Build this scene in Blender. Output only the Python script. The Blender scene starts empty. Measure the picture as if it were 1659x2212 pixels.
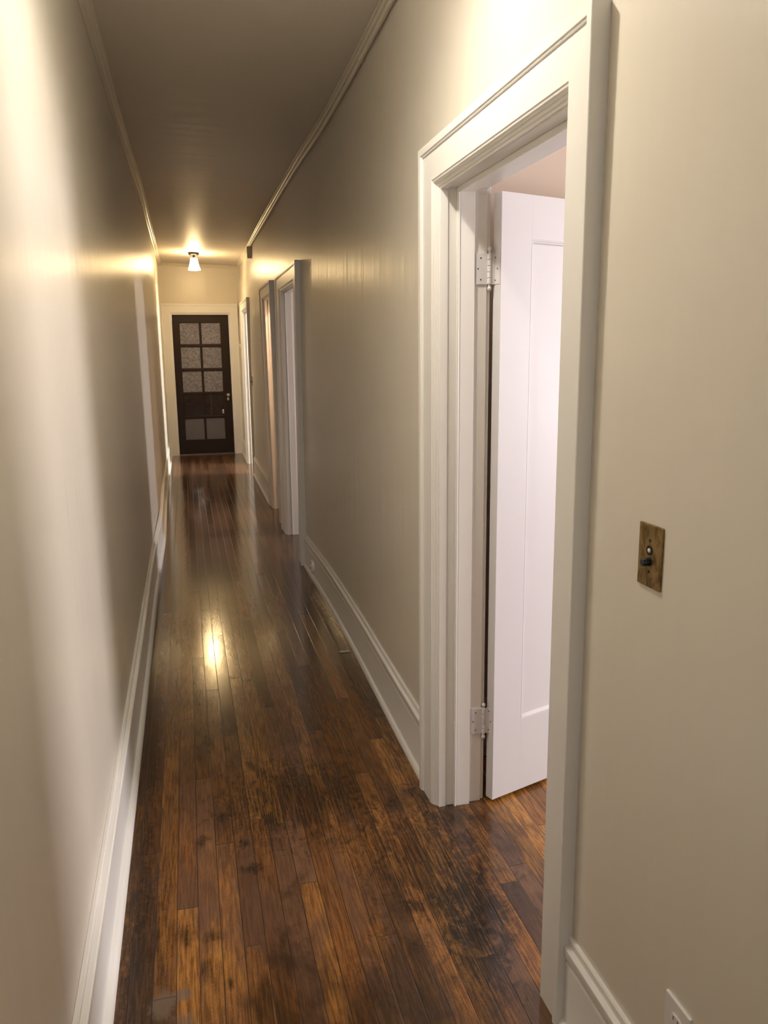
import bpy, bmesh, math
from mathutils import Vector, Matrix

C = bpy.context.scene.collection
PI = math.pi

# ------------------------------------------------------------------ helpers
def lerp_tab(tab, t):
    """smooth curve through (t, value) pairs"""
    n = len(tab)
    if t <= tab[0][0]: return tab[0][1]
    if t >= tab[-1][0]: return tab[-1][1]
    k = next(i for i in range(n-1) if t <= tab[i+1][0])
    def slope(i):
        a, b = tab[max(i-1, 0)], tab[min(i+1, n-1)]
        return (b[1]-a[1]) / (b[0]-a[0])
    (x0, y0), (x1, y1) = tab[k], tab[k+1]; h = x1-x0; u = (t-x0)/h
    return (2*u**3-3*u*u+1)*y0 + (u**3-2*u*u+u)*h*slope(k) + (-2*u**3+3*u*u)*y1 + (u**3-u*u)*h*slope(k+1)

# the old plaster walls are not quite straight: x of the wall faces along the hall
RW = [(-1.6, 1.042), (1.2, 1.042), (2.6, 1.041), (3.0, 1.046), (4.05, 1.068), (4.9, 1.073), (5.8, 1.060), (7.3, 1.060), (8.4, 1.062), (10.5, 1.076), (12.0, 1.088), (13.0, 1.098)]
LW = [(-1.6, -.042), (6.0, -.042), (7.0, -.036), (8.9, -.046), (13.0, -.050)]
def xr(y, z=0.0): return lerp_tab(RW, y) + lerp_tab([(-2, .016), (1.2, .016), (3.6, .046), (13.1, .046)], y) * (max(z, 0) / 2.9) ** 4
def xl(y, z=0.0): return lerp_tab(LW, y) - (.020 if y < 5 else max(0, .020 * (1 - (y - 5) / 3))) * (max(z, 0) / 2.9) ** 2
def zc(x): return 2.918 - .030 * (x + .05)          # the ceiling falls a little to the right
YE = 13.005                                          # face of the end wall

def link(o, parent=None):
    C.objects.link(o)
    if parent: o.parent = parent
    return o

def mesh(name, verts, faces, mat, parent=None, smooth=False, angle=None):
    me = bpy.data.meshes.new(name)
    me.from_pydata([tuple(v) for v in verts], [], faces)
    bm = bmesh.new(); bm.from_mesh(me)
    bmesh.ops.remove_doubles(bm, verts=bm.verts, dist=1e-6)
    bmesh.ops.recalc_face_normals(bm, faces=bm.faces)
    bm.to_mesh(me); bm.free()
    me.materials.append(mat)
    if smooth:
        for p in me.polygons: p.use_smooth = True
        if angle is not None:
            me.set_sharp_from_angle(angle=math.radians(angle))
    return link(bpy.data.objects.new(name, me), parent)

def tag(o, label=None, cat=None, group=None, kind=None):
    if label: o['label'] = label
    if cat: o['category'] = cat
    if group: o['group'] = group
    if kind: o['kind'] = kind
    return o

def empty(name, loc=(0, 0, 0), rz=0):
    o = bpy.data.objects.new(name, None); o.empty_display_size = .1
    C.objects.link(o); o.location = loc; o.rotation_euler = (0, 0, rz)
    return o

class MB:
    """collects shapes for ONE mesh"""
    def __init__(s): s.v = []; s.f = []
    def add(s, vs, fs):
        n = len(s.v); s.v += [Vector(v) for v in vs]; s.f += [tuple(i + n for i in f) for f in fs]; return s
    def box(s, a, b, bev=0.0):
        x0, y0, z0 = a; x1, y1, z1 = b
        if bev <= 0:
            return s.add([(x0,y0,z0),(x1,y0,z0),(x1,y1,z0),(x0,y1,z0),(x0,y0,z1),(x1,y0,z1),(x1,y1,z1),(x0,y1,z1)],
                         [(0,3,2,1),(4,5,6,7),(0,1,5,4),(1,2,6,5),(2,3,7,6),(3,0,4,7)])
        bm = bmesh.new(); bmesh.ops.create_cube(bm, size=1)
        for v in bm.verts: v.co = Vector(((x0+x1)/2 + v.co.x*(x1-x0), (y0+y1)/2 + v.co.y*(y1-y0), (z0+z1)/2 + v.co.z*(z1-z0)))
        bmesh.ops.bevel(bm, geom=list(bm.edges), offset=bev, segments=2, affect='EDGES', profile=.5)
        bm.verts.index_update()
        s.add([v.co.copy() for v in bm.verts], [tuple(v.index for v in f.verts) for f in bm.faces]); bm.free(); return s
    def lathe(s, prof, origin=(0,0,0), axis='Z', n=32, cap=True):
        """prof: (radius, height) pairs"""
        o = Vector(origin); k = len(prof); vs = []; fs = []
        for r, h in prof:
            for i in range(n):
                a = 2*PI*i/n; c, d = r*math.cos(a), r*math.sin(a)
                vs.append(o + Vector({'Z':(c,d,h),'X':(h,c,d),'Y':(c,h,d)}[axis]))
        for j in range(k-1):
            for i in range(n):
                fs.append((j*n+i, j*n+(i+1)%n, (j+1)*n+(i+1)%n, (j+1)*n+i))
        if cap:
            fs.append(tuple(range(n))[::-1]); fs.append(tuple((k-1)*n+i for i in range(n)))
        return s.add(vs, fs)
    def tube(s, pts, r, n=10):
        pts = [Vector(p) for p in pts]; vs = []; fs = []
        for i, p in enumerate(pts):
            t = (pts[min(i+1, len(pts)-1)] - pts[max(i-1, 0)]).normalized()
            u = t.cross(Vector((0,0,1))); u = u.normalized() if u.length > 1e-4 else Vector((1,0,0)); w = u.cross(t)
            rr = r[i] if isinstance(r, (list, tuple)) else r
            for k in range(n):
                a = 2*PI*k/n; vs.append(p + u*math.cos(a)*rr + w*math.sin(a)*rr)
        for i in range(len(pts)-1):
            for k in range(n): fs.append((i*n+k, i*n+(k+1)%n, (i+1)*n+(k+1)%n, (i+1)*n+k))
        fs.append(tuple(range(n))); fs.append(tuple((len(pts)-1)*n+k for k in range(n))[::-1])
        return s.add(vs, fs)
    def loft(s, rings, closed=False, caps=True):
        """rings: equal length point lists; closed = each ring is a closed loop"""
        m = len(rings[0]); vs = [p for r in rings for p in r]; fs = []
        for j in range(len(rings)-1):
            for i in range(m if closed else m-1):
                fs.append((j*m+i, j*m+(i+1)%m, (j+1)*m+(i+1)%m, (j+1)*m+i))
        if caps and closed:
            fs.append(tuple(range(m))[::-1]); fs.append(tuple((len(rings)-1)*m+i for i in range(m)))
        return s.add(vs, fs)
    def obj(s, name, mat, parent=None, smooth=False, angle=None): return mesh(name, s.v, s.f, mat, parent, smooth, angle)

def frange(a, b, step):
    n = max(1, int(round((b-a)/step))); return [a + (b-a)*i/n for i in range(n+1)]

def wall_solid(name, us, zs, front, back, holes, mat, smooth=True):
    """a wall as a closed solid on a grid of u (along) and z, with rectangular holes"""
    def brk(vals, cuts):
        vals = [v for v in vals if all(abs(v-c) > .02 for c in cuts)] + list(cuts); return sorted(vals)
    us = brk(us, sorted({c for h in holes for c in h[:2] if us[0] < c < us[-1]} | {us[0], us[-1]}))
    zs = brk(zs, sorted({c for h in holes for c in h[2:] if zs[0] < c < zs[-1]} | {zs[0], zs[-1]}))
    nu, nz = len(us), len(zs)
    keep = {}
    for i in range(nu-1):
        for j in range(nz-1):
            u, z = (us[i]+us[i+1])/2, (zs[j]+zs[j+1])/2
            keep[i, j] = not any(a < u < b and c < z < d for a, b, c, d in holes)
    vs = [front(u, z) for u in us for z in zs] + [back(u, z) for u in us for z in zs]
    F = lambda i, j: i*nz+j
    B = lambda i, j: nu*nz+i*nz+j
    fs = []
    for (i, j), k in keep.items():
        if not k: continue
        fs.append((F(i,j), F(i+1,j), F(i+1,j+1), F(i,j+1)))
        fs.append((B(i,j), B(i,j+1), B(i+1,j+1), B(i+1,j)))
        for (a, b), nb in ((((i,j),(i,j+1)),(i-1,j)), (((i+1,j),(i+1,j+1)),(i+1,j)), (((i,j),(i+1,j)),(i,j-1)), (((i,j+1),(i+1,j+1)),(i,j+1))):
            if not keep.get(nb, False):
                fs.append((F(*a), F(*b), B(*b), B(*a)))
    return mesh(name, vs, fs, mat, smooth=smooth, angle=30)

# ------------------------------------------------------------------ materials
class NT:
    def __init__(s, name):
        s.m = bpy.data.materials.new(name); s.m.use_nodes = True
        s.t = s.m.node_tree; s.t.nodes.clear()
        s.out = s.t.nodes.new('ShaderNodeOutputMaterial')
    def n(s, typ, props=None, **ins):
        nd = s.t.nodes.new('ShaderNode' + typ)
        for k, v in (props or {}).items(): setattr(nd, k, v)
        for k, v in ins.items():
            key = int(k[1:]) if k[0] == 'i' and k[1:].isdigit() else k.replace('_', ' ')
            s.set(nd.inputs[key], v)
        return nd
    def set(s, sock, v):
        if isinstance(v, bpy.types.NodeSocket): s.t.links.new(v, sock)
        elif isinstance(v, bpy.types.Node): s.t.links.new(v.outputs[0], sock)
        else: sock.default_value = v
    def math(s, op, a, b=None, c=None, clamp=False):
        nd = s.t.nodes.new('ShaderNodeMath'); nd.operation = op; nd.use_clamp = clamp
        for i, v in enumerate((a, b, c)):
            if v is not None: s.set(nd.inputs[i], v)
        return nd.outputs[0]
    def smooth(s, v, lo, hi, a=0.0, b=1.0):
        nd = s.t.nodes.new('ShaderNodeMapRange'); nd.interpolation_type = 'SMOOTHSTEP'; nd.clamp = True
        s.set(nd.inputs[0], v)
        for i, x in zip((1, 2, 3, 4), (lo, hi, a, b)): nd.inputs[i].default_value = x
        return nd.outputs[0]
    def mix(s, fac, a, b, blend='MIX'):
        nd = s.t.nodes.new('ShaderNodeMix'); nd.data_type = 'RGBA'; nd.blend_type = blend; nd.clamp_factor = True
        s.set(nd.inputs[0], fac); s.set(nd.inputs[6], a); s.set(nd.inputs[7], b)
        return nd.outputs[2]
    def combine(s, x, y, z=0.0):
        nd = s.t.nodes.new('ShaderNodeCombineXYZ')
        for i, v in enumerate((x, y, z)): s.set(nd.inputs[i], v)
        return nd.outputs[0]
    def noise(s, vec, scale, detail=4.0, rough=.5, dist=0.0):
        nd = s.n('TexNoise', Scale=scale, Detail=detail, Roughness=rough, Distortion=dist); s.set(nd.inputs['Vector'], vec)
        return nd.outputs['Fac']
    def xyz(s):
        tc = s.t.nodes.new('ShaderNodeTexCoord'); sp = s.t.nodes.new('ShaderNodeSeparateXYZ')
        s.t.links.new(tc.outputs['Object'], sp.inputs[0]); return tc.outputs['Object'], sp.outputs[0], sp.outputs[1], sp.outputs[2]
    def bsdf(s, **ins):
        nd = s.n('BsdfPrincipled')
        for k, v in ins.items(): s.set(nd.inputs[k.replace('_', ' ')], v)
        s.t.links.new(nd.outputs[0], s.out.inputs[0]); return nd
    def bump(s, h, strength=1.0, dist=.001, normal=None):
        nd = s.n('Bump', Strength=strength, Distance=dist, Height=h)
        if normal is not None: s.set(nd.inputs['Normal'], normal)
        return nd.outputs[0]

def rgb(r, g, b): return (r, g, b, 1.0)
def srgb(r, g, b):
    f = lambda c: (c/255/12.92) if c/255 <= .04045 else ((c/255+.055)/1.055)**2.4
    return (f(r), f(g), f(b), 1.0)

def paint(name, col, rough=.4, streak=0.0, lump=0.0, var=.04, spec=.5, axis='z'):
    """painted plaster or woodwork: brushed streaks, roller stipple and soft lumps in the film"""
    t = NT(name); co, x, y, z = t.xyz()
    big = t.noise(co, 1.3, 3)
    c = t.mix(t.math('MULTIPLY', big, var*2), col, tuple(k*.86 for k in col[:3]) + (1,))
    h = t.math('MULTIPLY', t.noise(co, 160, 2), .02)
    if streak:
        sv = t.combine(t.math('MULTIPLY', x, 14), t.math('MULTIPLY', y, 14), t.math('MULTIPLY', z, .3)) if axis == 'z' else \
             t.combine(t.math('MULTIPLY', x, .8), t.math('MULTIPLY', y, 9), z)
        h = t.math('ADD', h, t.math('MULTIPLY', t.noise(sv, 1.1, 2.0, .45), streak))
    if lump:
        h = t.math('ADD', h, t.math('MULTIPLY', t.noise(co, 26, 3, .55), lump))
    n = t.bump(h, 1.0, .001)
    rg = t.math('ADD', t.math('MULTIPLY', t.noise(co, 7, 3), .06), rough)
    t.bsdf(Base_Color=c, Roughness=rg, Normal=n, Specular_IOR_Level=spec)
    return t.m

def plain(name, col, rough=.5, metal=0.0, spec=.5, bump=0.0, scale=200):
    t = NT(name); co, x, y, z = t.xyz()
    c = t.mix(t.math('MULTIPLY', t.noise(co, scale*.3, 3), .35), col, tuple(k*.72 for k in col[:3]) + (1,))
    kw = dict(Base_Color=c, Roughness=rough, Metallic=metal, Specular_IOR_Level=spec)
    if bump: kw['Normal'] = t.bump(t.noise(co, scale, 3), 1.0, bump)
    t.bsdf(**kw); return t.m

M = {}
M['wall'] = paint('wall_paint', rgb(.665, .615, .52), rough=.285, streak=2.4, lump=.03)
M['ceiling'] = paint('ceiling_paint', rgb(.68, .62, .53), rough=.46, streak=4.0, lump=.03, axis='y', spec=.32)
M['cream'] = paint('cream_moulding_paint', rgb(.64, .58, .48), rough=.35, lump=.1)
M['room'] = paint('room_paint', rgb(.70, .585, .49), rough=.55, lump=.3)
M['trim'] = paint('trim_enamel', rgb(.77, .75, .705), rough=.3, lump=.4)
M['leaf'] = paint('door_enamel', rgb(.66, .645, .65), rough=.42, lump=.15, spec=.3)
M['dark_wood'] = plain('dark_stained_wood', rgb(.017, .0072, .0038), rough=.45, spec=.28, bump=.0004, scale=90)
M['brass'] = None
M['black'] = plain('black_plastic', rgb(.008, .008, .008), rough=.3)
M['pearl'] = plain('pearl_button', rgb(.75, .73, .70), rough=.2)
M['white_plastic'] = plain('white_plastic', rgb(.74, .72, .69), rough=.35)
M['slot'] = plain('dark_slot', rgb(.015, .012, .010), rough=.6)
M['bronze'] = plain('dark_bronze', rgb(.006, .0035, .002), rough=.4, metal=.2, spec=.3)
M['nickel'] = plain('worn_nickel', rgb(.62, .58, .52), rough=.25, metal=1.0)
M['pale'] = plain('old_paint_chip', rgb(.42, .36, .27), rough=.6)
M['steel'] = plain('threshold_metal', rgb(.16, .14, .13), rough=.5, metal=.3)

def brass():
    t = NT('aged_brass'); co, x, y, z = t.xyz()
    v = t.combine(t.math('MULTIPLY', x, 3), t.math('MULTIPLY', y, 3), t.math('MULTIPLY', z, 2))
    f = t.smooth(t.noise(v, 9, 4, .55, 2.2), .30, .72)
    c = t.mix(f, rgb(.30, .20, .075), rgb(.115, .068, .024))
    t.bsdf(Base_Color=c, Metallic=.75, Roughness=t.math('ADD', t.math('MULTIPLY', f, .15), .38)); return t.m
M['brass'] = brass()

def emitter(name, col, strength):
    t = NT(name)
    e = t.n('Emission', Color=col, Strength=strength)
    t.t.links.new(e.outputs[0], t.out.inputs[0]); return t.m

def obscure(name, amp, scale, col, rough):
    """pressed obscure glass: milky, half see-through, wrinkled"""
    t = NT(name); co, x, y, z = t.xyz()
    v = t.combine(x, y, t.math('MULTIPLY', z, 1.25))
    h = t.noise(v, scale, 3, .55, 1.2)
    n = t.bump(t.smooth(h, .36, .64), 1.0, amp)
    d = t.smooth(h, .30, .62)
    t.bsdf(Base_Color=t.mix(d, tuple(k*.5 for k in col[:3])+(1,), col), Roughness=rough, Transmission_Weight=.25, Normal=n, Specular_IOR_Level=.6)
    return t.m
M['glass_pattern'] = obscure('pressed_obscure_glass', .006, 34, rgb(.37, .355, .41), .2)
M['glass_frost'] = obscure('frosted_glass', .0006, 110, rgb(.185, .165, .185), .35)
def clear():
    t = NT('clear_glass'); co, x, y, z = t.xyz()
    n = t.bump(t.noise(co, 9, 2), 1.0, .001)
    a = t.n('BsdfTransparent', Color=rgb(.86, .84, .80)); g = t.n('BsdfGlossy', Roughness=.03, Color=rgb(.9, .9, .9)); t.set(g.inputs['Normal'], n)
    f = t.n('Fresnel', IOR=1.5)
    mx = t.n('MixShader', i0=f, i1=a, i2=g); t.t.links.new(mx.outputs[0], t.out.inputs[0]); return t.m
M['glass_clear'] = clear()

def floor_mat():
    t = NT('worn_strip_floor'); co, x, y, z = t.xyz()
    W, L = .0582, 1.25
    wig = t.math('MULTIPLY', t.math('SUBTRACT', t.noise(t.combine(t.math('MULTIPLY', x, 3), t.math('MULTIPLY', y, .5)), 1.0, 1), .5), .010)
    u = t.math('DIVIDE', t.math('ADD', t.math('SUBTRACT', x, .0291), wig), W)
    row = t.math('FLOOR', u); fu = t.math('SUBTRACT', u, row)
    wn = t.n('TexWhiteNoise', {'noise_dimensions': '1D'}); t.set(wn.inputs['W'], row)
    v = t.math('ADD', t.math('DIVIDE', y, L), t.math('MULTIPLY', wn.outputs['Value'], 17.3))
    col = t.math('FLOOR', v); fv = t.math('SUBTRACT', v, col)
    w2 = t.n('TexWhiteNoise', {'noise_dimensions': '2D'}); t.set(w2.inputs['Vector'], t.combine(row, col))
    sp = t.n('SeparateColor'); t.set(sp.inputs[0], w2.outputs['Color'])
    r1, r2, r3 = sp.outputs[0], sp.outputs[1], sp.outputs[2]
    du = t.math('MULTIPLY', t.math('MINIMUM', fu, t.math('SUBTRACT', 1.0, fu)), W)
    dv = t.math('MULTIPLY', t.math('MINIMUM', fv, t.math('SUBTRACT', 1.0, fv)), L)
    edge = t.math('MINIMUM', du, dv)
    gap = t.smooth(edge, .0003, .0018, 1.0, 0.0)
    # grain, shifted from plank to plank
    gx = t.math('ADD', x, t.math('MULTIPLY', r1, 7.0)); gy = t.math('ADD', t.math('MULTIPLY', y, .055), t.math('MULTIPLY', r2, 9.0))
    g1 = t.noise(t.combine(gx, gy), 150, 5, .62, .25)
    gy2 = t.math('ADD', t.math('MULTIPLY', y, .22), t.math('MULTIPLY', r3, 9.0))
    g2 = t.noise(t.combine(gx, gy2), 34, 4, .6, 2.6)
    rings = t.math('ABSOLUTE', t.math('SINE', t.math('MULTIPLY', g2, 46)))
    grain = t.math('ADD', t.math('MULTIPLY', t.smooth(g1, .36, .64), .72), t.math('MULTIPLY', rings, .34))
    # how much finish is worn away: the traffic in front, little further down the hall
    wn1 = t.noise(t.combine(t.math('MULTIPLY', x, 2.2), t.math('MULTIPLY', y, .75)), 2.4, 5, .62, .6)
    near = t.smooth(y, 2.3, 4.6, 1.0, 0.0)
    room = t.smooth(x, 1.02, 1.18)
    wear = t.math('MULTIPLY', t.smooth(t.math('ADD', wn1, t.math('MULTIPLY', t.math('SUBTRACT', r2, .5), .30)), .33, .62), t.math('ADD', t.math('MULTIPLY', near, .85), t.math('MULTIPLY', room, .5)), clamp=True)
    lac = t.mix(r1, rgb(.115, .060, .033), rgb(.175, .092, .050))
    lac = t.mix(t.math('MULTIPLY', grain, .55), lac, rgb(.065, .030, .016))
    bare = t.mix(r3, rgb(.46, .215, .046), rgb(.32, .125, .030))
    bare = t.mix(t.math('MULTIPLY', grain, .85), bare, rgb(.060, .0220, .0075))
    c = t.mix(wear, lac, bare)
    tone = t.math('ADD', t.math('MULTIPLY', r1, .62), .66)
    c = t.mix(1.0, c, t.combine(tone, tone, tone), 'MULTIPLY')
    # broad dirt and the ground-in dark stains
    s1 = t.smooth(t.noise(t.combine(x, t.math('MULTIPLY', y, .6)), 3.1, 5, .65, .8), .50, .70)
    c = t.mix(t.math('MULTIPLY', s1, t.math('ADD', t.math('MULTIPLY', near, .62), .12)), c, rgb(.020, .0110, .0065))
    nz = t.math('MULTIPLY', t.math('SUBTRACT', t.noise(t.combine(x, t.math('MULTIPLY', y, .7)), 24, 6, .75, 1.2), .5), 2.4)
    def blob(px, py, rx, ry, k, colr, soft=.7):
        nonlocal c
        d = t.math('ADD', t.math('POWER', t.math('DIVIDE', t.math('SUBTRACT', x, px), rx), 2.0), t.math('POWER', t.math('DIVIDE', t.math('SUBTRACT', y, py), ry), 2.0))
        f = t.smooth(t.math('ADD', t.math('SQRT', d), nz), 1.0 - soft, 1.0 + soft*.4, k, 0.0)
        if sum(colr[:3]) < .1: f = t.math('MULTIPLY', f, t.math('ADD', t.math('MULTIPLY', grain, .5), .62), clamp=True)
        c = t.mix(f, c, colr)
    dk, bk = rgb(.014, .0085, .0060), rgb(.009, .0070, .0055)
    blob(.55, 2.60, .30, .30, .70, dk); blob(.50, 3.3, .20, .5, .35, dk); blob(.92, 2.15, .24, .36, .75, dk); blob(.98, 1.92, .10, .24, .85, bk)
    blob(.92, 1.76, .07, .24, .8, bk); blob(.80, 1.955, .030, .030, .7, bk); blob(1.03, 2.36, .14, .10, .5, dk)
    blob(.72, 1.72, .13, .20, .55, dk); blob(.06, 1.90, .06, .50, .6, dk)
    blob(.02, 3.2, .05, 2.6, .6, dk); blob(.99, 3.6, .05, 1.4, .6, dk)
    for px, py, rx, ry in ((.351, 2.388, .018, .035), (.221, 2.437, .03, .03), (.242, 1.977, .035, .03), (.277, 1.795, .014, .02), (.297, 2.562, .03, .03), (.455, 2.512, .04, .06), (.17, 2.00, .03, .05), (.22, 1.86, .02, .05), (.37, 2.25, .05, .03)):
        blob(px, py, rx*.8, ry, .70, bk, .9)
    pale = rgb(.17, .125, .088)
    blob(.112, 1.772, .032, .050, .75, pale, .5); blob(.160, 1.792, .022, .022, .75, pale, .5); blob(.165, 1.70, .03, .035, .6, pale, .5)
    c = t.mix(t.math('MULTIPLY', gap, .85), c, rgb(.010, .0055, .0035))
    # a few plank edges worn through to bare wood
    el = t.math('MULTIPLY', t.smooth(fu, .90, .965), t.math('MULTIPLY', t.smooth(t.noise(t.combine(row, t.math('MULTIPLY', y, 1.6)), 1.0, 2), .56, .66), near))
    c = t.mix(t.math('MULTIPLY', el, .5), c, rgb(.26, .135, .045))
    rough = t.math('ADD', t.math('MULTIPLY', t.noise(co, 5, 4), .06), t.math('ADD', t.math('MULTIPLY', wear, .09), .11))
    tilt = t.math('MULTIPLY', t.math('MULTIPLY', t.math('SUBTRACT', r2, .5), fu), .00055)
    cup = t.math('MULTIPLY', t.math('MULTIPLY', t.math('SUBTRACT', 1.0, fu), fu), .0002)
    h = t.math('ADD', tilt, cup)
    h = t.math('ADD', h, t.math('MULTIPLY', g1, .00005))
    h = t.math('ADD', h, t.math('MULTIPLY', t.noise(t.combine(x, t.math('MULTIPLY', y, .5)), 28, 4), .00034))
    h = t.math('SUBTRACT', h, t.math('MULTIPLY', gap, .0004))
    n = t.bump(h, 1.0, 1.0)
    t.bsdf(Base_Color=c, Roughness=rough, Normal=n, Specular_IOR_Level=.5)
    return t.m
M['floor'] = floor_mat()

# ------------------------------------------------------------------ floor, walls, ceiling
XB, X2 = 1.172, 4.7                     # room side of the right wall, outer wall of the rooms
o = MB().box((-.35, -1.75, -.12), (X2+.2, 15.2, 0)).obj('floor', M['floor'])
tag(o, 'worn dark brown hardwood strip floor running down the hallway', 'floor', kind='structure')

DOORS = [  # near inner edge, far inner edge, head height, far casing width, casing base x, lean at top
    dict(y1=1.596, y2=2.430, zh=2.036, tz=.011, wn=.126, wf=.145, wh=.136, x=1.047, lean=.001, tx=-.008),
    dict(y1=5.990, y2=6.860, zh=2.056, wn=.200, wf=.290, wh=.140, x=1.055, lean=.020, tx=.004),
    dict(y1=7.510, y2=8.100, zh=2.066, wn=.130, wf=.250, wh=.130, x=1.077, lean=-.021, tx=-.003),
    dict(y1=10.69, y2=11.66, zh=2.120, wn=.140, wf=.140, wh=.140, x=1.086, lean=.006, tx=.0),
]
holes = [(d['y1']-.022, d['y2']+.022, -1, d['zh']+.022) for d in DOORS]
ys = frange(-1.6, YE+.02, .24); zs = frange(0, 2.93, .2)
o = wall_solid('wall_right', ys, zs, lambda u, z: (xr(u, z), u, z), lambda u, z: (XB, u, z), holes, M['wall'])
tag(o, 'cream painted right hallway wall with the white door openings', 'wall', kind='structure')
o = wall_solid('wall_left', ys, zs, lambda u, z: (xl(u, z), u, z), lambda u, z: (-.22, u, z), [], M['wall'])
tag(o, 'cream painted left hallway wall, plain without doors', 'wall', kind='structure')
EX0, EX1, EZ = .098, .956, 2.160        # far door opening
o = wall_solid('wall_end', frange(-.22, X2, .25), zs, lambda u, z: (u, YE, z), lambda u, z: (u, YE+.14, z), [(EX0-.02, EX1+.02, -1, EZ+.02)], M['wall'])
tag(o, 'cream wall closing the hallway around the dark glazed door', 'wall', kind='structure')
o = wall_solid('wall_back', frange(-.22, XB, .2), zs, lambda u, z: (u, -1.6, z), lambda u, z: (u, -1.74, z), [(.08, .92, .9, 2.3)], M['wall'])
tag(o, 'cream wall closing the hallway behind the viewer', 'wall', kind='structure')
vs = []; fs = []
cx = frange(-.22, X2+.1, .3)
for x in cx:
    for y in (-1.75, 15.1): vs += [(x, y, zc(x) if x < 1.3 else zc(1.3)), (x, y, 3.05)]
k = len(cx)
for i in range(k-1):
    a, b = i*4, (i+1)*4
    fs += [(a, b, b+2, a+2), (a+1, a+3, b+3, b+1), (a, a+1, b+1, b), (a+2, b+2, b+3, a+3)]
fs += [(0, 2, 3, 1), ((k-1)*4, (k-1)*4+1, (k-1)*4+3, (k-1)*4+2)]
o = mesh('ceiling', vs, fs, M['ceiling'])
tag(o, 'beige painted hallway ceiling with a soft sheen', 'ceiling', kind='structure')

# the rooms behind the doors: only their shells, windows on the outer wall
WIN = [(.30, 2.40, .75, 2.25), (5.85, 6.75, .8, 2.2), (9.62, 10.9, .6, 2.3)]
o = wall_solid('wall_outer', frange(-1.7, 13.1, .5), frange(0, 2.88, .4), lambda u, z: (X2, u, z), lambda u, z: (X2+.16, u, z), WIN, M['room'], smooth=False)
tag(o, 'pinkish beige outer wall of the rooms beyond the hallway doors', 'wall', kind='structure')
def part_wall(y0, y1, x0, x1, label, nm='wall_inner'):
    o = MB().box((x0, y0, 0), (x1, y1, 2.885)).obj(nm, M['room']); tag(o, label, 'wall', kind='structure')
part_wall(-1.74, -1.62, XB, X2, 'near side wall of the first room behind the open white door')
part_wall(2.745, 2.86, XB, X2, 'pinkish beige room wall right behind the open white door')
part_wall(5.0, 5.1, XB, X2, 'near side wall of the room behind the second doorway')
part_wall(7.28, 7.40, XB, X2, 'wall between the second and third doorway rooms')
part_wall(8.34, 8.46, XB, X2, 'far side wall of the small closet behind the third doorway')
part_wall(9.4, 9.5, XB, X2, 'near side wall of the bright room at the far doorway')
o = MB().box((1.95, 7.40, 0), (2.05, 8.34, 2.885)).obj('wall_closet', M['room']); tag(o, 'back wall of the small closet behind the third doorway', 'wall', kind='structure')
# lobby beyond the glazed door
lob = MB().box((-.22, YE+.14, 0), (-.1, 14.9, 2.93)).obj('wall_lobby', M['room']); tag(lob, 'left wall of the dim lobby beyond the dark glazed door', 'wall', kind='structure')
lob = MB().box((1.3, YE+.14, 0), (1.42, 14.9, 2.88)).obj('wall_lobby', M['room']); tag(lob, 'right wall of the dim lobby beyond the dark glazed door', 'wall', kind='structure')
lob = MB().box((-.22, 14.9, 0), (1.42, 15.0, 2.88)).obj('wall_lobby', M['room']); tag(lob, 'far wall of the dim lobby beyond the dark glazed door', 'wall', kind='structure')

for i, (y0, y1, z0, z1) in enumerate(WIN):
    w = empty('window_%d' % (i+1), (X2+.08, (y0+y1)/2, z0)); hw = (y1-y0)/2; hh = z1-z0
    m = MB()
    for a, b in (((-.05, -hw, 0), (.05, -hw+.05, hh)), ((-.05, hw-.05, 0), (.05, hw, hh)), ((-.05, -hw, 0), (.05, hw, .05)), ((-.05, -hw, hh-.05), (.05, hw, hh)), ((-.03, -hw, hh*.5-.02), (.03, hw, hh*.5+.02))): m.box(a, b)
    m.obj('window_frame', M['trim'], w)
    MB().box((-.004, -hw+.05, .05), (.004, hw-.05, hh-.05)).obj('pane', M['glass_clear'], w)
    tag(w, ['white sash window lighting the first room', 'white sash window lighting the second room', 'white sash window lighting the bright far room'][i], 'window', kind='structure')

w = empty('window_4', (.5, -1.67, .9)); m = MB()  # unseen window, added to lift the light on the near walls
for a, b in (((-.42, -.05, 0), (-.37, .05, 1.4)), ((.37, -.05, 0), (.42, .05, 1.4)), ((-.42, -.05, 0), (.42, .05, .05)), ((-.42, -.05, 1.35), (.42, .05, 1.4)), ((-.42, -.03, .68), (.42, .03, .72))): m.box(a, b)
m.obj('window_frame', M['trim'], w)
MB().box((-.37, -.004, .05), (.37, .004, 1.35)).obj('pane', M['glass_clear'], w)
tag(w, 'added white sash window behind the viewer, lifting the near walls', 'window', kind='structure')

# ------------------------------------------------------------------ mouldings
BASE = [(0, .240), (.006, .240), (.0085, .236), (.0085, .224), (.0075, .221), (.0075, .218), (.016, .217), (.019, .214), (.019, .192), (.0165, .187), (.0110, .184), (.0110, .175), (.0150, .172), (.0150, .030), (.017, .024), (.022, .021), (.027, .015), (.030, .007), (.031, 0), (0, 0)]
def sweep_y(prof, y0, y1, fx, sgn, step=.2):
    """prof: (distance from the wall, z); fx(y, z) the wall face; sgn the way the moulding stands out"""
    return MB().loft([[(fx(y, z) + sgn*d, y, z) for d, z in prof] for y in frange(y0, y1, step)], closed=True)
BT = [(0.0, 1.0)]
def base_right(y0, y1, label):
    o = sweep_y(BASE, y0, y1, lambda y, z: xr(y, 0), -1).obj('baseboard_right', M['trim'], smooth=True, angle=28)
    tag(o, label, 'baseboard', kind='structure')
d1, d2, d3, d4 = DOORS
base_right(-1.6, d1['y1']-d1['wn'], 'white moulded baseboard on the right wall under the brass switch plate')
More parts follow.
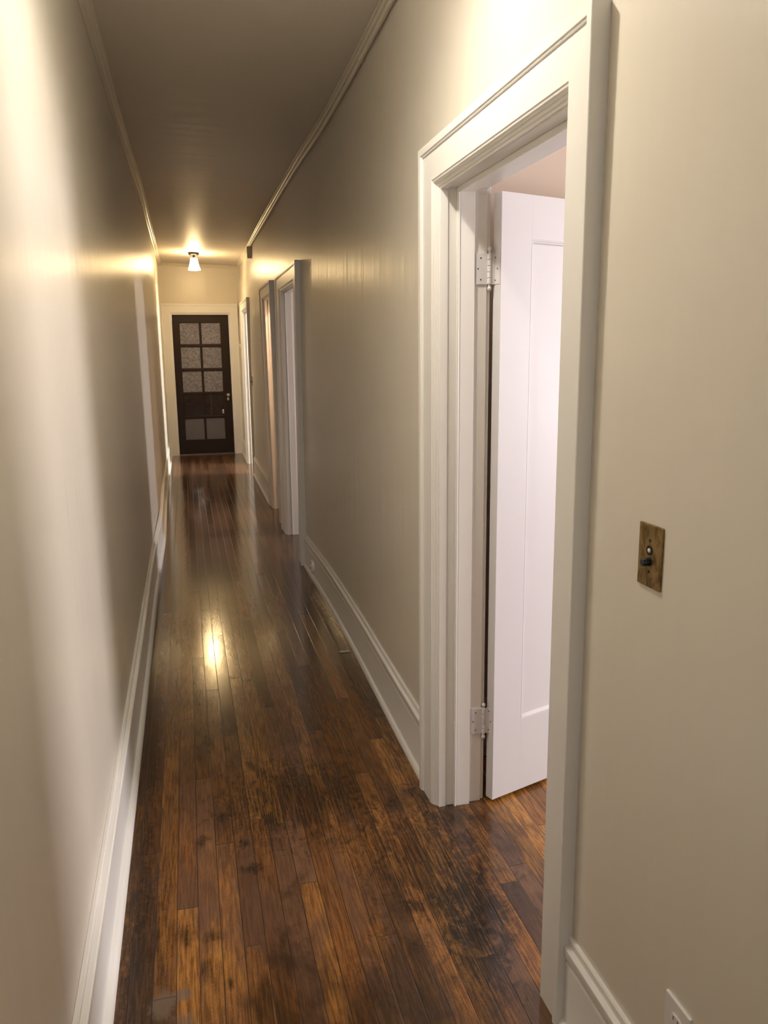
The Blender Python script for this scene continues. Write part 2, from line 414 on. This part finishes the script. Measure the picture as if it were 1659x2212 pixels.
base_right(d1['y2']+d1['wf'], d2['y1']-d2['wn'], 'white moulded baseboard on the right wall between first and second doorways')
base_right(d3['y2']+d3['wf'], d4['y1']-d4['wn'], 'short white moulded baseboard on the right wall before the far doorway')
base_right(d4['y2']+d4['wf'], YE, 'shortest white baseboard on the right wall beside the dark glazed door')
LOFF = [(-2, .0), (4, .0), (5.2, -.004), (6.2, .004), (7.04, .006), (8.9, -.006), (13, -.004)]
LB = [(d*1.35, z) for d, z in BASE]
o = sweep_y(LB, -1.6, YE, lambda y, z: xl(y, 0) + lerp_tab(LOFF, y), 1).obj('baseboard_left', M['trim'], smooth=True, angle=28)
tag(o, 'long white moulded baseboard along the left wall', 'baseboard', kind='structure')
o = MB().box((XB, 2.722, 0), (X2, 2.745, .245), .006).obj('baseboard_inner', M['trim'])
tag(o, 'white baseboard of the room seen in the gap behind the open door', 'baseboard', kind='structure')

def crown(name, label, pts, wallf, mat):
    o = MB().loft(pts, closed=True).obj(name, mat, smooth=True, angle=25); tag(o, label, 'ceiling moulding', kind='structure')
CR = [(0, -.048), (.006, -.048), (.009, -.040), (.014, -.034), (.017, -.026), (.024, -.024), (.030, -.018), (.033, -.010), (.040, -.008), (.044, 0), (.044, .004), (0, .004)]
crown('trim_1', 'thin stepped moulding along the left wall under the ceiling',
      [[(xl(y, 2.9)+d*1.05, y, zc(-.03)+z) for d, z in CR] for y in frange(-1.6, YE, .3)], None, M['cream'])
crown('trim_2', 'thin stepped moulding along the right wall under the ceiling',
      [[(xr(y, 2.88)-d*.8, y, zc(1.08)+z*.85) for d, z in CR] for y in frange(-1.6, YE, .3)], None, M['cream'])
crown('trim_3', 'thin moulding under the ceiling across the end wall',
      [[(x, YE-d*.9, zc(x)+z*.9) for d, z in CR] for x in (-.07, .3, .7, 1.15)], None, M['cream'])

# casing profile: distance out from the opening edge (0..1 of the width), how far it stands off the wall
CAS = [(0, -.012), (0, .012), (.045, .013), (.05, .0165), (.085, .018), (.10, .0185), (.105, .0225), (.135, .0235), (.15, .0285), (.19, .0300), (.20, .0320), (.785, .0320), (.79, .0350), (.81, .0365), (.83, .0365), (.84, .0395), (.855, .0400), (.985, .0400), (1.0, .0385), (1.0, -.012)]
def casing(d, P, root, mat):
    """P(u, z, off) -> world point"""
    y1, y2, zh, wn, wf, wh = d['y1'], d['y2'], d['zh'], d['wn'], d['wf'], d['wh']
    zz = lambda s: zh + s*wh
    zn = lambda s: zz(s) + d.get('tz', 0)
    MB().loft([[P(y1-s*wn, 0, o) for s, o in CAS], [P(y1-s*wn, zn(s), o) for s, o in CAS]], closed=True).obj('side_casing', mat, root, True, 20)
    MB().loft([[P(y2+s*wf, 0, o) for s, o in CAS], [P(y2+s*wf, zz(s), o) for s, o in CAS]], closed=True).obj('side_casing', mat, root, True, 20)
    MB().loft([[P(y1-s*wn, zn(s), o) for s, o in CAS], [P(y2+s*wf, zz(s), o) for s, o in CAS]], closed=True).obj('head_casing', mat, root, True, 20)

def doorway(i, d, label, stop=True):
    root = empty('trim_%d' % (i+4), (d['x'], d['y1'], 0)); rl = Vector(root.location)
    P = lambda u, z, o: Vector((d['x'] + d['lean']*z/2.17 + d['tx']*(u-d['y1'])/(d['y2']-d['y1']) - o, u, z)) - rl
    casing(d, P, root, M['trim'])
    x0 = d['x'] - .004; x1 = XB + .008
    y1, y2, zh = d['y1']-.004, d['y2']+.004, d['zh']+.005
    def bx(a, b, nm, bev=.0015):
        MB().box(Vector(a)-rl, Vector(b)-rl, bev).obj(nm, M['trim'], root)
    bx((x0, y1-.02, 0), (x1, y1, zh+.02), 'jamb'); bx((x0, y2, 0), (x1, y2+.02, zh+.02), 'jamb'); bx((x0, y1-.001, zh), (x1, y2+.001, zh+.02), 'head_jamb')
    # door stop with a small bead on its hall side
    sx0, sx1 = x0+.036, x0+.092
    for (a, b, s) in ((y1, y1+.012, 1), (y2-.012, y2, -1)):
        m = MB().box(Vector((sx0+.010, a, 0))-rl, Vector((sx1, b, zh-.002))-rl, .001)
        yy = y1+.001 if s > 0 else y2-.001
        m.box(Vector((sx0, min(yy, yy+s*.016), 0))-rl, Vector((sx0+.007, max(yy, yy+s*.016), zh-.002))-rl, .002)
        m.box(Vector((sx0+.006, min(yy, yy+s*.008), 0))-rl, Vector((sx0+.012, max(yy, yy+s*.008), zh-.002))-rl)
        m.obj('door_stop', M['trim'], root)
    m = MB().box(Vector((sx0+.010, y1+.012, zh-.012))-rl, Vector((sx1, y2-.012, zh))-rl, .001)
    m.box(Vector((sx0, y1+.012, zh-.017))-rl, Vector((sx0+.007, y2-.012, zh))-rl, .002); m.obj('door_stop', M['trim'], root)
    # plain casing on the room side
    m = MB()
    for a, b in (((x1-.01, y1-.12, 0), (x1+.014, y1-.008, zh+.12)), ((x1-.01, y2+.008, 0), (x1+.014, y2+.12, zh+.12)), ((x1-.01, y1-.12, zh+.008), (x1+.014, y2+.12, zh+.12))): m.box(Vector(a)-rl, Vector(b)-rl, .003)
    m.obj('inner_casing', M['trim'], root)
    tag(root, label, 'door frame', kind='structure')
doorway(0, d1, 'large white moulded door frame nearest the camera, around the open door')
doorway(1, d2, 'white door frame second along the right wall, beside the round baseboard cap')
doorway(2, d3, 'narrow white door frame third along the right wall, glowing peach inside')
doorway(3, d4, 'white door frame at the far end of the right wall, brightly lit inside')

# frame of the far door
root = empty('trim_8', (0, YE, 0))
fd = dict(y1=EX0, y2=EX1, zh=EZ, wn=.150, wf=.142, wh=.158)
casing(fd, lambda u, z, o: Vector((u, -o, z)), root, M['trim'])
m = MB().box((EX0-.02, -.002, 0), (EX0, .142, EZ)).obj('jamb', M['trim'], root)
m = MB().box((EX1, -.002, 0), (EX1+.02, .142, EZ)).obj('jamb', M['trim'], root)
m = MB().box((EX0-.02, -.002, EZ), (EX1+.02, .142, EZ+.02)).obj('head_jamb', M['trim'], root)
m = MB().box((EX0-.145, -.012, EZ+.155), (EX1+.137, .01, EZ+.166), .003).obj('cap_strip', M['trim'], root)
tag(root, 'white moulded frame around the dark glazed door at the hall end', 'door frame', kind='structure')
o = MB().box((EX0, YE-.035, 0), (EX1, YE+.12, .014), .004).obj('trim_9', M['steel']); tag(o, 'grey threshold strip on the floor under the dark glazed door', 'threshold', kind='structure')

# ------------------------------------------------------------------ doors
# near door: white, one tall sunk panel, swung back into the room
ANG = .335
root = empty('door_1', (1.2016, 2.4362, .013), ANG)
LW_, LH, TH = .800, 2.018, .035
px0, px1, pz0, pz1 = .127, LW_-.127, .272, 1.885
def panel_door(root, w, h, th, x0, x1, z0, z1, mat):
    """stiles and rails round a sunk panel with a small sticking, face at y=-th"""
    m = MB()
    m.box((0, -th, 0), (x0, 0, h), .0015); m.box((x1, -th, 0), (w, 0, h), .0015)
    m.box((x0-.002, -th, 0), (x1+.002, 0, z0), .0015); m.box((x0-.002, -th, z1), (x1+.002, 0, h), .0015)
    m.obj('door_leaf', mat, root)
    MB().box((x0-.002, -th+.010, z0-.002), (x1+.002, -.010, z1+.002)).obj('panel', mat, root)
    prof = [(0, 0), (.003, 0), (.004, .003), (.008, .0045), (.011, .0085), (.012, .010), (0, .010)]
    for f in (-1, 1):
        Y = (lambda d: -th + d) if f < 0 else (lambda d: -d)
        rings = []
        for cxs, czs, sx, sz in ((x0, z0, 1, 1), (x1, z0, -1, 1), (x1, z1, -1, -1), (x0, z1, 1, -1), (x0, z0, 1, 1)):
            rings.append([(cxs + sx*s, Y(d), czs + sz*s) for s, d in prof])
        MB().loft(rings, closed=True, caps=False).obj('panel_moulding', mat, root)
panel_door(root, LW_, LH, TH, px0, px1, pz0, pz1, M['leaf'])
# far edge hardware: knob and plate on the leaf
for s in (-1, 1):
    y0 = -TH if s < 0 else 0
    MB().box((LW_-.085, min(y0, y0+s*.004), .86), (LW_-.045, max(y0, y0+s*.004), 1.05), .002).obj('escutcheon', M['brass'], root)
    MB().lathe([(.008, 0), (.008, s*.03), (.022, s*.038), (.027, s*.05), (.022, s*.06), (.008, s*.064)], (LW_-.065, y0, .98), 'Y', 20).obj('door_knob', M['brass'], root)
tag(root, 'white panel door standing open into the room, nearest the camera', 'door', kind='structure')
ca, sa = math.cos(ANG), math.sin(ANG)
inv = Matrix.Rotation(-ANG, 4, 'Z') @ Matrix.Translation(-Vector(root.location))
for z0, z1 in ((1.760, 1.852), (.258, .350)):
    pin = Vector((1.186, 2.428, 0))
    hg = MB()
    # leaf let into the door edge, leaf on the jamb
    m1 = MB().box((-.0016, -.033, z0-.013), (.002, .0, z1-.013))
    hg.add(m1.v, m1.f)
    a = MB().box((1.143, 2.4295, z0), (1.184, 2.4345, z1)); hg.add([inv @ v for v in a.v], a.f)
    w = MB().box((1.184, 2.4265, z0), (1.206, 2.4290, z1)); hg.add([inv @ v for v in w.v], w.f)
    h = hg.obj('hinge', M['leaf'], root)
    n = 5; st = (z1-z0)/n
    for k in range(n):
        a = MB().lathe([(.0058, z0+k*st+.0007), (.0066, z0+k*st+.0014), (.0066, z0+(k+1)*st-.0014), (.0058, z0+(k+1)*st-.0007)], pin, 'Z', 16)
        mesh('knuckle', [inv @ v for v in a.v], a.f, M['leaf'], h, True, 40)
    for zz, s in ((z1, 1), (z0, -1)):
        a = MB().lathe([(.0040, zz), (.0045, zz+s*.003), (.0030, zz+s*.005), (.0062, zz+s*.009), (.0070, zz+s*.013), (.0060, zz+s*.017), (.0030, zz+s*.0195)], pin, 'Z', 16)
        mesh('ball_tip', [inv @ v for v in a.v], a.f, M['leaf'], h, True, 40)
    sc = MB()
    for dx, dz in ((1.158, .014), (1.149, .046), (1.158, .078)):
        a = MB().lathe([(.0022, -.0005), (.0022, .0008)], (dx, 2.4290, z0+dz), 'Y', 10); sc.add([inv @ v for v in a.v], a.f)
    for dy, dz in ((-.012, .012), (-.022, .046), (-.012, .080)):
        sc.lathe([(.0022, -.0024), (.0022, -.0012)], (0, dy, z0-.013+dz), 'X', 10)
    sc.obj('screw', M['slot'], h)

# far door: dark stained, ten lites
root = empty('door_2', (EX0+.004, YE+.03, .016))
W2, H2, T2 = EX1-EX0-.008, EZ-.02, .044
ox, oz = EX0+.004, .016
cols = [(.204-ox, .506-ox), (.529-ox, .826-ox)]
rows = [(1.712, 2.040), (1.345, 1.675), (.976, 1.307), (.609, .942), (.232, .571)]
rows = [(a-oz, b-oz) for a, b in rows]
m = MB()
m.box((0, 0, 0), (cols[0][0], T2, H2), .003); m.box((cols[1][1], 0, 0), (W2, T2, H2), .003)
m.box((cols[0][0]-.003, 0, rows[0][1]), (cols[1][1]+.003, T2, H2), .003); m.box((cols[0][0]-.003, 0, 0), (cols[1][1]+.003, T2, rows[-1][0]), .003)
m.obj('door_frame', M['dark_wood'], root)
m = MB().box((cols[0][1], .001, rows[-1][0]-.003), (cols[1][0], T2-.001, rows[0][1]+.003), .004)
for (a, b), (c, dd) in zip(rows, rows[1:]): m.box((cols[0][0]-.003, .0015, dd), (cols[1][1]+.003, T2-.0015, a), .004)
m.obj('glazing_bars', M['dark_wood'], root)
for r, (z0, z1) in enumerate(rows):
    for c0, c1 in cols:
        nm = M['glass_pattern'] if r < 3 else (M['glass_clear'] if r == 3 else M['glass_frost'])
        p = MB().box((c0-.003, .018, z0-.003), (c1+.003, .024, z1+.003)).obj('glass_pane', nm, root)
        if r == 3: p['label'] = 'clear glass pane'
        bd = MB()
        for a, b in (((c0-.001, .008, z0-.001), (c0+.006, .018, z1+.001)), ((c1-.006, .008, z0-.001), (c1+.001, .018, z1+.001)), ((c0, .008, z0-.001), (c1, .018, z0+.006)), ((c0, .008, z1-.006), (c1, .018, z1+.001))): bd.box(a, b, .002)
        bd.obj('glazing_bead', M['dark_wood'], root)
kx, kz = .893-ox, .930-oz
MB().lathe([(.026, 0), (.026, -.004), (.012, -.008), (.010, -.030), (.024, -.038), (.029, -.050), (.024, -.060), (.006, -.064)], (kx, 0, kz), 'Y', 24).obj('door_knob', M['nickel'], root, True, 40)
e = MB().lathe([(.017, 0), (.017, -.003), (.014, -.005)], (kx, 0, kz-.066), 'Y', 20)
e.v = [Vector((v.x, v.y, (v.z-(kz-.066))*1.45+(kz-.066))) for v in e.v]
e = e.obj('escutcheon', M['nickel'], root)
k = MB().lathe([(.004, -.0052), (.004, -.0058)], (kx, 0, kz-.060), 'Y', 12).box((kx-.0018, -.0058, kz-.078), (kx+.0018, -.0052, kz-.060)).obj('keyhole', M['slot'], e)
tag(root, 'dark brown glazed door with ten glass panes at the hall end', 'door', kind='structure')

# outer door of the lobby, seen dimly through the clear panes
root = empty('door_3', (.02, 14.2, .01))
panel_door(root, .92, 2.1, .045, .14, .80, .16, 1.0, M['dark_wood'])
for zz in (.60, .565): MB().lathe([(.018, -.045), (.018, -.052), (.014, -.06), (.004, -.064)], (.833, 0, zz), 'Y', 16).obj('door_knob', M['pearl'], root)
MB().box((.634, -.050, .45), (.642, -.044, 1.0)).obj('edge_strip', M['steel'], root)
tag(root, 'second dark door in the lobby seen through the clear panes', 'door', kind='structure')

# ------------------------------------------------------------------ ceiling lamps
SHADE_FAR = emitter('glowing_opal_glass_warm', rgb(1.0, .70, .34), 100)
SHADE_NEAR = emitter('glowing_opal_glass', rgb(1.0, .92, .80), 62)
BULB_FAR = emitter('glowing_bulb_warm', rgb(1.0, .70, .34), 500)
BULB_NEAR = emitter('glowing_bulb', rgb(1.0, .92, .79), 1000)
def lamp(loc, label, mat, bulb, group):
    root = empty('ceiling_lamp', loc)
    MB().lathe([(.079, .0), (.079, -.004), (.072, -.008), (.072, -.024), (.066, -.030), (.056, -.034), (.030, -.040)], n=32).obj('canopy', M['bronze'], root, True, 35)
    MB().lathe([(.028, -.036), (.012, -.044), (.011, -.052), (.018, -.060), (.036, -.070), (.036, -.074)], n=24).obj('lamp_neck', M['bronze'], root, True, 50)
    MB().lathe([(.030, -.0705), (.042, -.072), (.046, -.080), (.0465, -.098), (.052, -.122), (.066, -.180), (.078, -.213), (.082, -.221), (.080, -.226), (.077, -.221), (.072, -.209)], n=36, cap=False).obj('lamp_shade', mat, root, True, 40)
    MB().lathe([(.012, -.120), (.014, -.145), (.024, -.165), (.031, -.185), (.029, -.200), (.020, -.212), (.004, -.217)], n=24).obj('bulb', bulb, root, True, 60)
    tag(root, label, 'ceiling lamp', group)
    return root
xl_ = .455
lamp((xl_, 11.54, zc(xl_)), 'glowing bell shaped ceiling lamp on a dark canopy above the far hall', SHADE_FAR, BULB_FAR, 'hall ceiling lamps')
lamp((.50, 1.95, zc(.50)), 'same bell shaped ceiling lamp above the open white door', SHADE_NEAR, BULB_NEAR, 'hall ceiling lamps')

# ------------------------------------------------------------------ things on the walls
def switch(loc, label, group):
    """push button switch plate on the right wall; plate normal is -x"""
    root = empty('push_button_switch', loc)
    MB().box((-.0042, -.0365, -.057), (.001, .0365, .057), .0016).obj('switch_plate', M['brass'], root)
    b = MB().lathe([(.0085, -.0040), (.0090, -.0055), (.0072, -.0055)], (0, 0, .0105), 'X', 24, cap=False).lathe([(.0076, -.0040), (.0076, -.0046)], (0, 0, .0105), 'X', 24).obj('upper_button', M['slot'], root, True, 35); b['label'] = 'recessed dark button with a pearl centre'
    MB().lathe([(.0040, -.0046), (.0040, -.0060), (.0026, -.0068)], (0, 0, .0105), 'X', 18).obj('pearl_dot', M['pearl'], b, True, 35)
    b = MB().lathe([(.0085, -.0040), (.0085, -.0055), (.0070, -.0056), (.0070, -.0170), (.0060, -.0185), (.0030, -.0188)], (0, 0, -.0105), 'X', 24).obj('lower_button', M['black'], root, True, 35); b['label'] = 'black button standing out'
    for z in (.0285, -.0285): MB().lathe([(.0030, -.0040), (.0030, -.0048), (.0018, -.0052)], (0, 0, z), 'X', 14).box((-.0056, -.0024, z-.0004), (-.0050, .0024, z+.0004)).obj('screw', M['slot'], root)
    tag(root, label, 'light switch', group); return root
switch((1.0365, 1.236, 1.195), 'brass push-button light switch plate on the right wall nearest the camera', 'brass push-button switches')
bpy.data.objects['push_button_switch'].location.x = xr(1.236, 1.2)
switch((xr(10.45, 1.22), 10.44, 1.222), 'small brass push-button switch beside the far bright doorway', 'brass push-button switches')

# duplex outlet, bottom right
root = empty('wall_outlet', (xr(1.068, .36), 1.068, .361))
MB().box((-.0055, -.0365, -.058), (.001, .0365, .058), .0022).obj('cover_plate', M['white_plastic'], root)
for z in (.0195, -.0195):
    r = MB().lathe([(.0165, -.005), (.0165, -.0072), (.0155, -.0078)], (0, 0, z), 'X', 28)
    r.v = [Vector((v.x, v.y, z + max(-.0125, min(.0125, v.z - z)))) for v in r.v]
    r = r.obj('socket', M['white_plastic'], root)
    MB().box((-.0081, -.0075, z+.001), (-.0076, -.0055, z+.009)).box((-.0081, .0055, z+.001), (-.0076, .0075, z+.0085)).box((-.0081, -.002, z-.009), (-.0076, .002, z-.005)).obj('slot', M['slot'], r)
MB().lathe([(.003, -.005), (.003, -.0062)], (0, 0, 0), 'X', 14).obj('screw', M['white_plastic'], root)
tag(root, 'white electrical outlet low on the right wall above the baseboard', 'outlet')

# round painted cap on the baseboard
bx_ = xr(5.42, 0) - .0185
root = empty('round_wall_jack', (bx_, 5.42, .088))
MB().lathe([(.047, .004), (.047, -.010), (.044, -.015), (.037, -.015), (.033, -.009), (.018, -.007), (.010, -.007)], axis='X', n=36).obj('ring_plate', M['trim'], root, True, 35)
MB().lathe([(.016, -.004), (.016, -.018), (.012, -.022), (.004, -.023)], axis='X', n=24).obj('center_knob', M['trim'], root, True, 35)
tag(root, 'round white painted jack on the baseboard before the second doorway', 'wall jack')

# a flake of old paint on the boards
m = MB()
ring = [(-.030, -.004), (-.018, .010), (.002, .008), (.014, .013), (.030, .004), (.022, -.007), (.006, -.006), (-.012, -.011)]
m.loft([[(x, y*1.6, .0006 + .002*abs(math.sin(x*90))) for x, y in ring], [(x*.96, y*1.5, .0028 + .002*abs(math.sin(x*90))) for x, y in ring]], closed=True)
o = m.obj('paint_flake', M['pale'], None, True, 40); o.location = (.990, 3.972, 0); o.rotation_euler.z = -.25
tag(o, 'small pale paint flake lying on the floor near the right baseboard', 'paint flake')

# painted coat hook on the far casing
hy, hz = 11.74, 1.690
hxx = d4['x'] + d4['lean']*.78 - .0285
root = empty('coat_hook', (hxx, hy, hz))
MB().box((-.004, -.011, -.04), (.001, .011, .012), .002).obj('back_plate', M['trim'], root)
MB().tube([(-.003, 0, -.004), (-.020, 0, -.008), (-.042, 0, .004), (-.060, 0, .026), (-.068, 0, .040)], [.005, .005, .0045, .0045, .006], 10).obj('upper_prong', M['trim'], root, True)
MB().tube([(-.003, 0, -.028), (-.018, 0, -.040), (-.034, 0, -.036), (-.040, 0, -.020)], [.005, .005, .0045, .006], 10).obj('lower_prong', M['trim'], root, True)
tag(root, 'cream painted coat hook on the white casing beside the dark glazed door', 'coat hook')

# conduit under the right moulding and the box it ends in
JY = 10.15
root = empty('junction_box', (xr(JY, 2.75), JY, 2.69))
MB().box((-.052, 0, 0), (.004, .075, .135), .003).obj('box_body', M['cream'], root)
MB().box((-.056, .004, .006), (-.052, .071, .129), .002).obj('box_cover', M['cream'], root)
tag(root, 'beige painted junction box on the right wall below the ceiling', 'junction box')
pts = []
for y in frange(-1.58, JY+.01, .35):
    pts.append((xr(y, 2.82) - .0165, y, zc(1.08) - .055 + .003*math.sin(y*2.1)))
root = empty('conduit_pipe', pts[0]); p0 = Vector(pts[0])
MB().tube([Vector(p)-p0 for p in pts], .0115, 14).obj('pipe', M['cream'], root, True, 50)
for y in (1.2, 3.8, 6.6, 9.2):
    x = xr(y, 2.82)
    m = MB().lathe([(.0135, -.010), (.0140, -.008), (.0140, .008), (.0135, .010)], (x-.0165, y, zc(1.08)-.055+.003*math.sin(y*2.1)), 'Y', 16)
    m.v = [v - p0 for v in m.v]; m.obj('pipe_strap', M['cream'], root, True, 40)
tag(root, 'beige painted conduit pipe running under the right ceiling moulding', 'pipe')

# ------------------------------------------------------------------ light
def area(name, loc, size, rot, power, col, spread=PI):
    l = bpy.data.lights.new(name, 'AREA'); l.shape = 'RECTANGLE'; l.size, l.size_y = size; l.energy = power; l.color = col[:3]; l.spread = spread
    o = bpy.data.objects.new(name, l); C.objects.link(o); o.location = loc; o.rotation_euler = rot; return o
for (y0, y1, z0, z1), p, c in zip(WIN, (430, 280, 950), ((.91, .88, 1.0), (.90, .88, 1.0), (.88, .92, 1.0))):
    area('daylight', (X2+.2, (y0+y1)/2, (z0+z1)/2), (y1-y0, z1-z0), (0, PI/2, 0), p, c)
area('daylight', (.5, -1.8, 1.6), (.84, 1.4), (PI/2, 0, 0), 14, (.97, .96, 1.0))  # low fill through the added rear window, not a known source
l = bpy.data.lights.new('closet_bulb', 'POINT'); l.energy = 48; l.color = (1.0, .77, .54); l.shadow_soft_size = .04
o = bpy.data.objects.new('closet_bulb', l); C.objects.link(o); o.location = (1.55, 7.75, 2.5)
l = bpy.data.lights.new('lobby_fill', 'POINT'); l.energy = 75; l.color = (.95, .90, 1.0); l.shadow_soft_size = .1  # added fill to brighten the door panes from behind, no known lamp
o = bpy.data.objects.new('lobby_fill', l); C.objects.link(o); o.location = (.6, 13.7, 2.6)

w = bpy.data.worlds.new('world'); bpy.context.scene.world = w; w.use_nodes = True
w.node_tree.nodes['Background'].inputs[0].default_value = (.75, .82, 1.0, 1); w.node_tree.nodes['Background'].inputs[1].default_value = 1.0

# ------------------------------------------------------------------ camera
cam = bpy.data.cameras.new('camera'); cam.sensor_fit = 'VERTICAL'; cam.sensor_height = 36; cam.sensor_width = 27
cam.lens = 36 * 1733.390 / 2212; cam.clip_start = .02
co = bpy.data.objects.new('camera', cam); C.objects.link(co)
CAMV = Matrix(((0.9713260, 0.0571096, -0.2307906, 0.2536141), (-0.2374804, 0.1867083, -0.9532802, 0.0000000), (-0.0113510, 0.9807540, 0.1949170, 1.5562045), (0.0000000, 0.0000000, 0.0000000, 1.0000000)))
co.matrix_world = CAMV
sc = bpy.context.scene
sc.camera = co
sc.view_settings.view_transform = 'Standard'; sc.view_settings.look = 'None'; sc.view_settings.gamma = 1.0
sc.view_settings.exposure = 0.12; sc.view_settings.use_curve_mapping = False
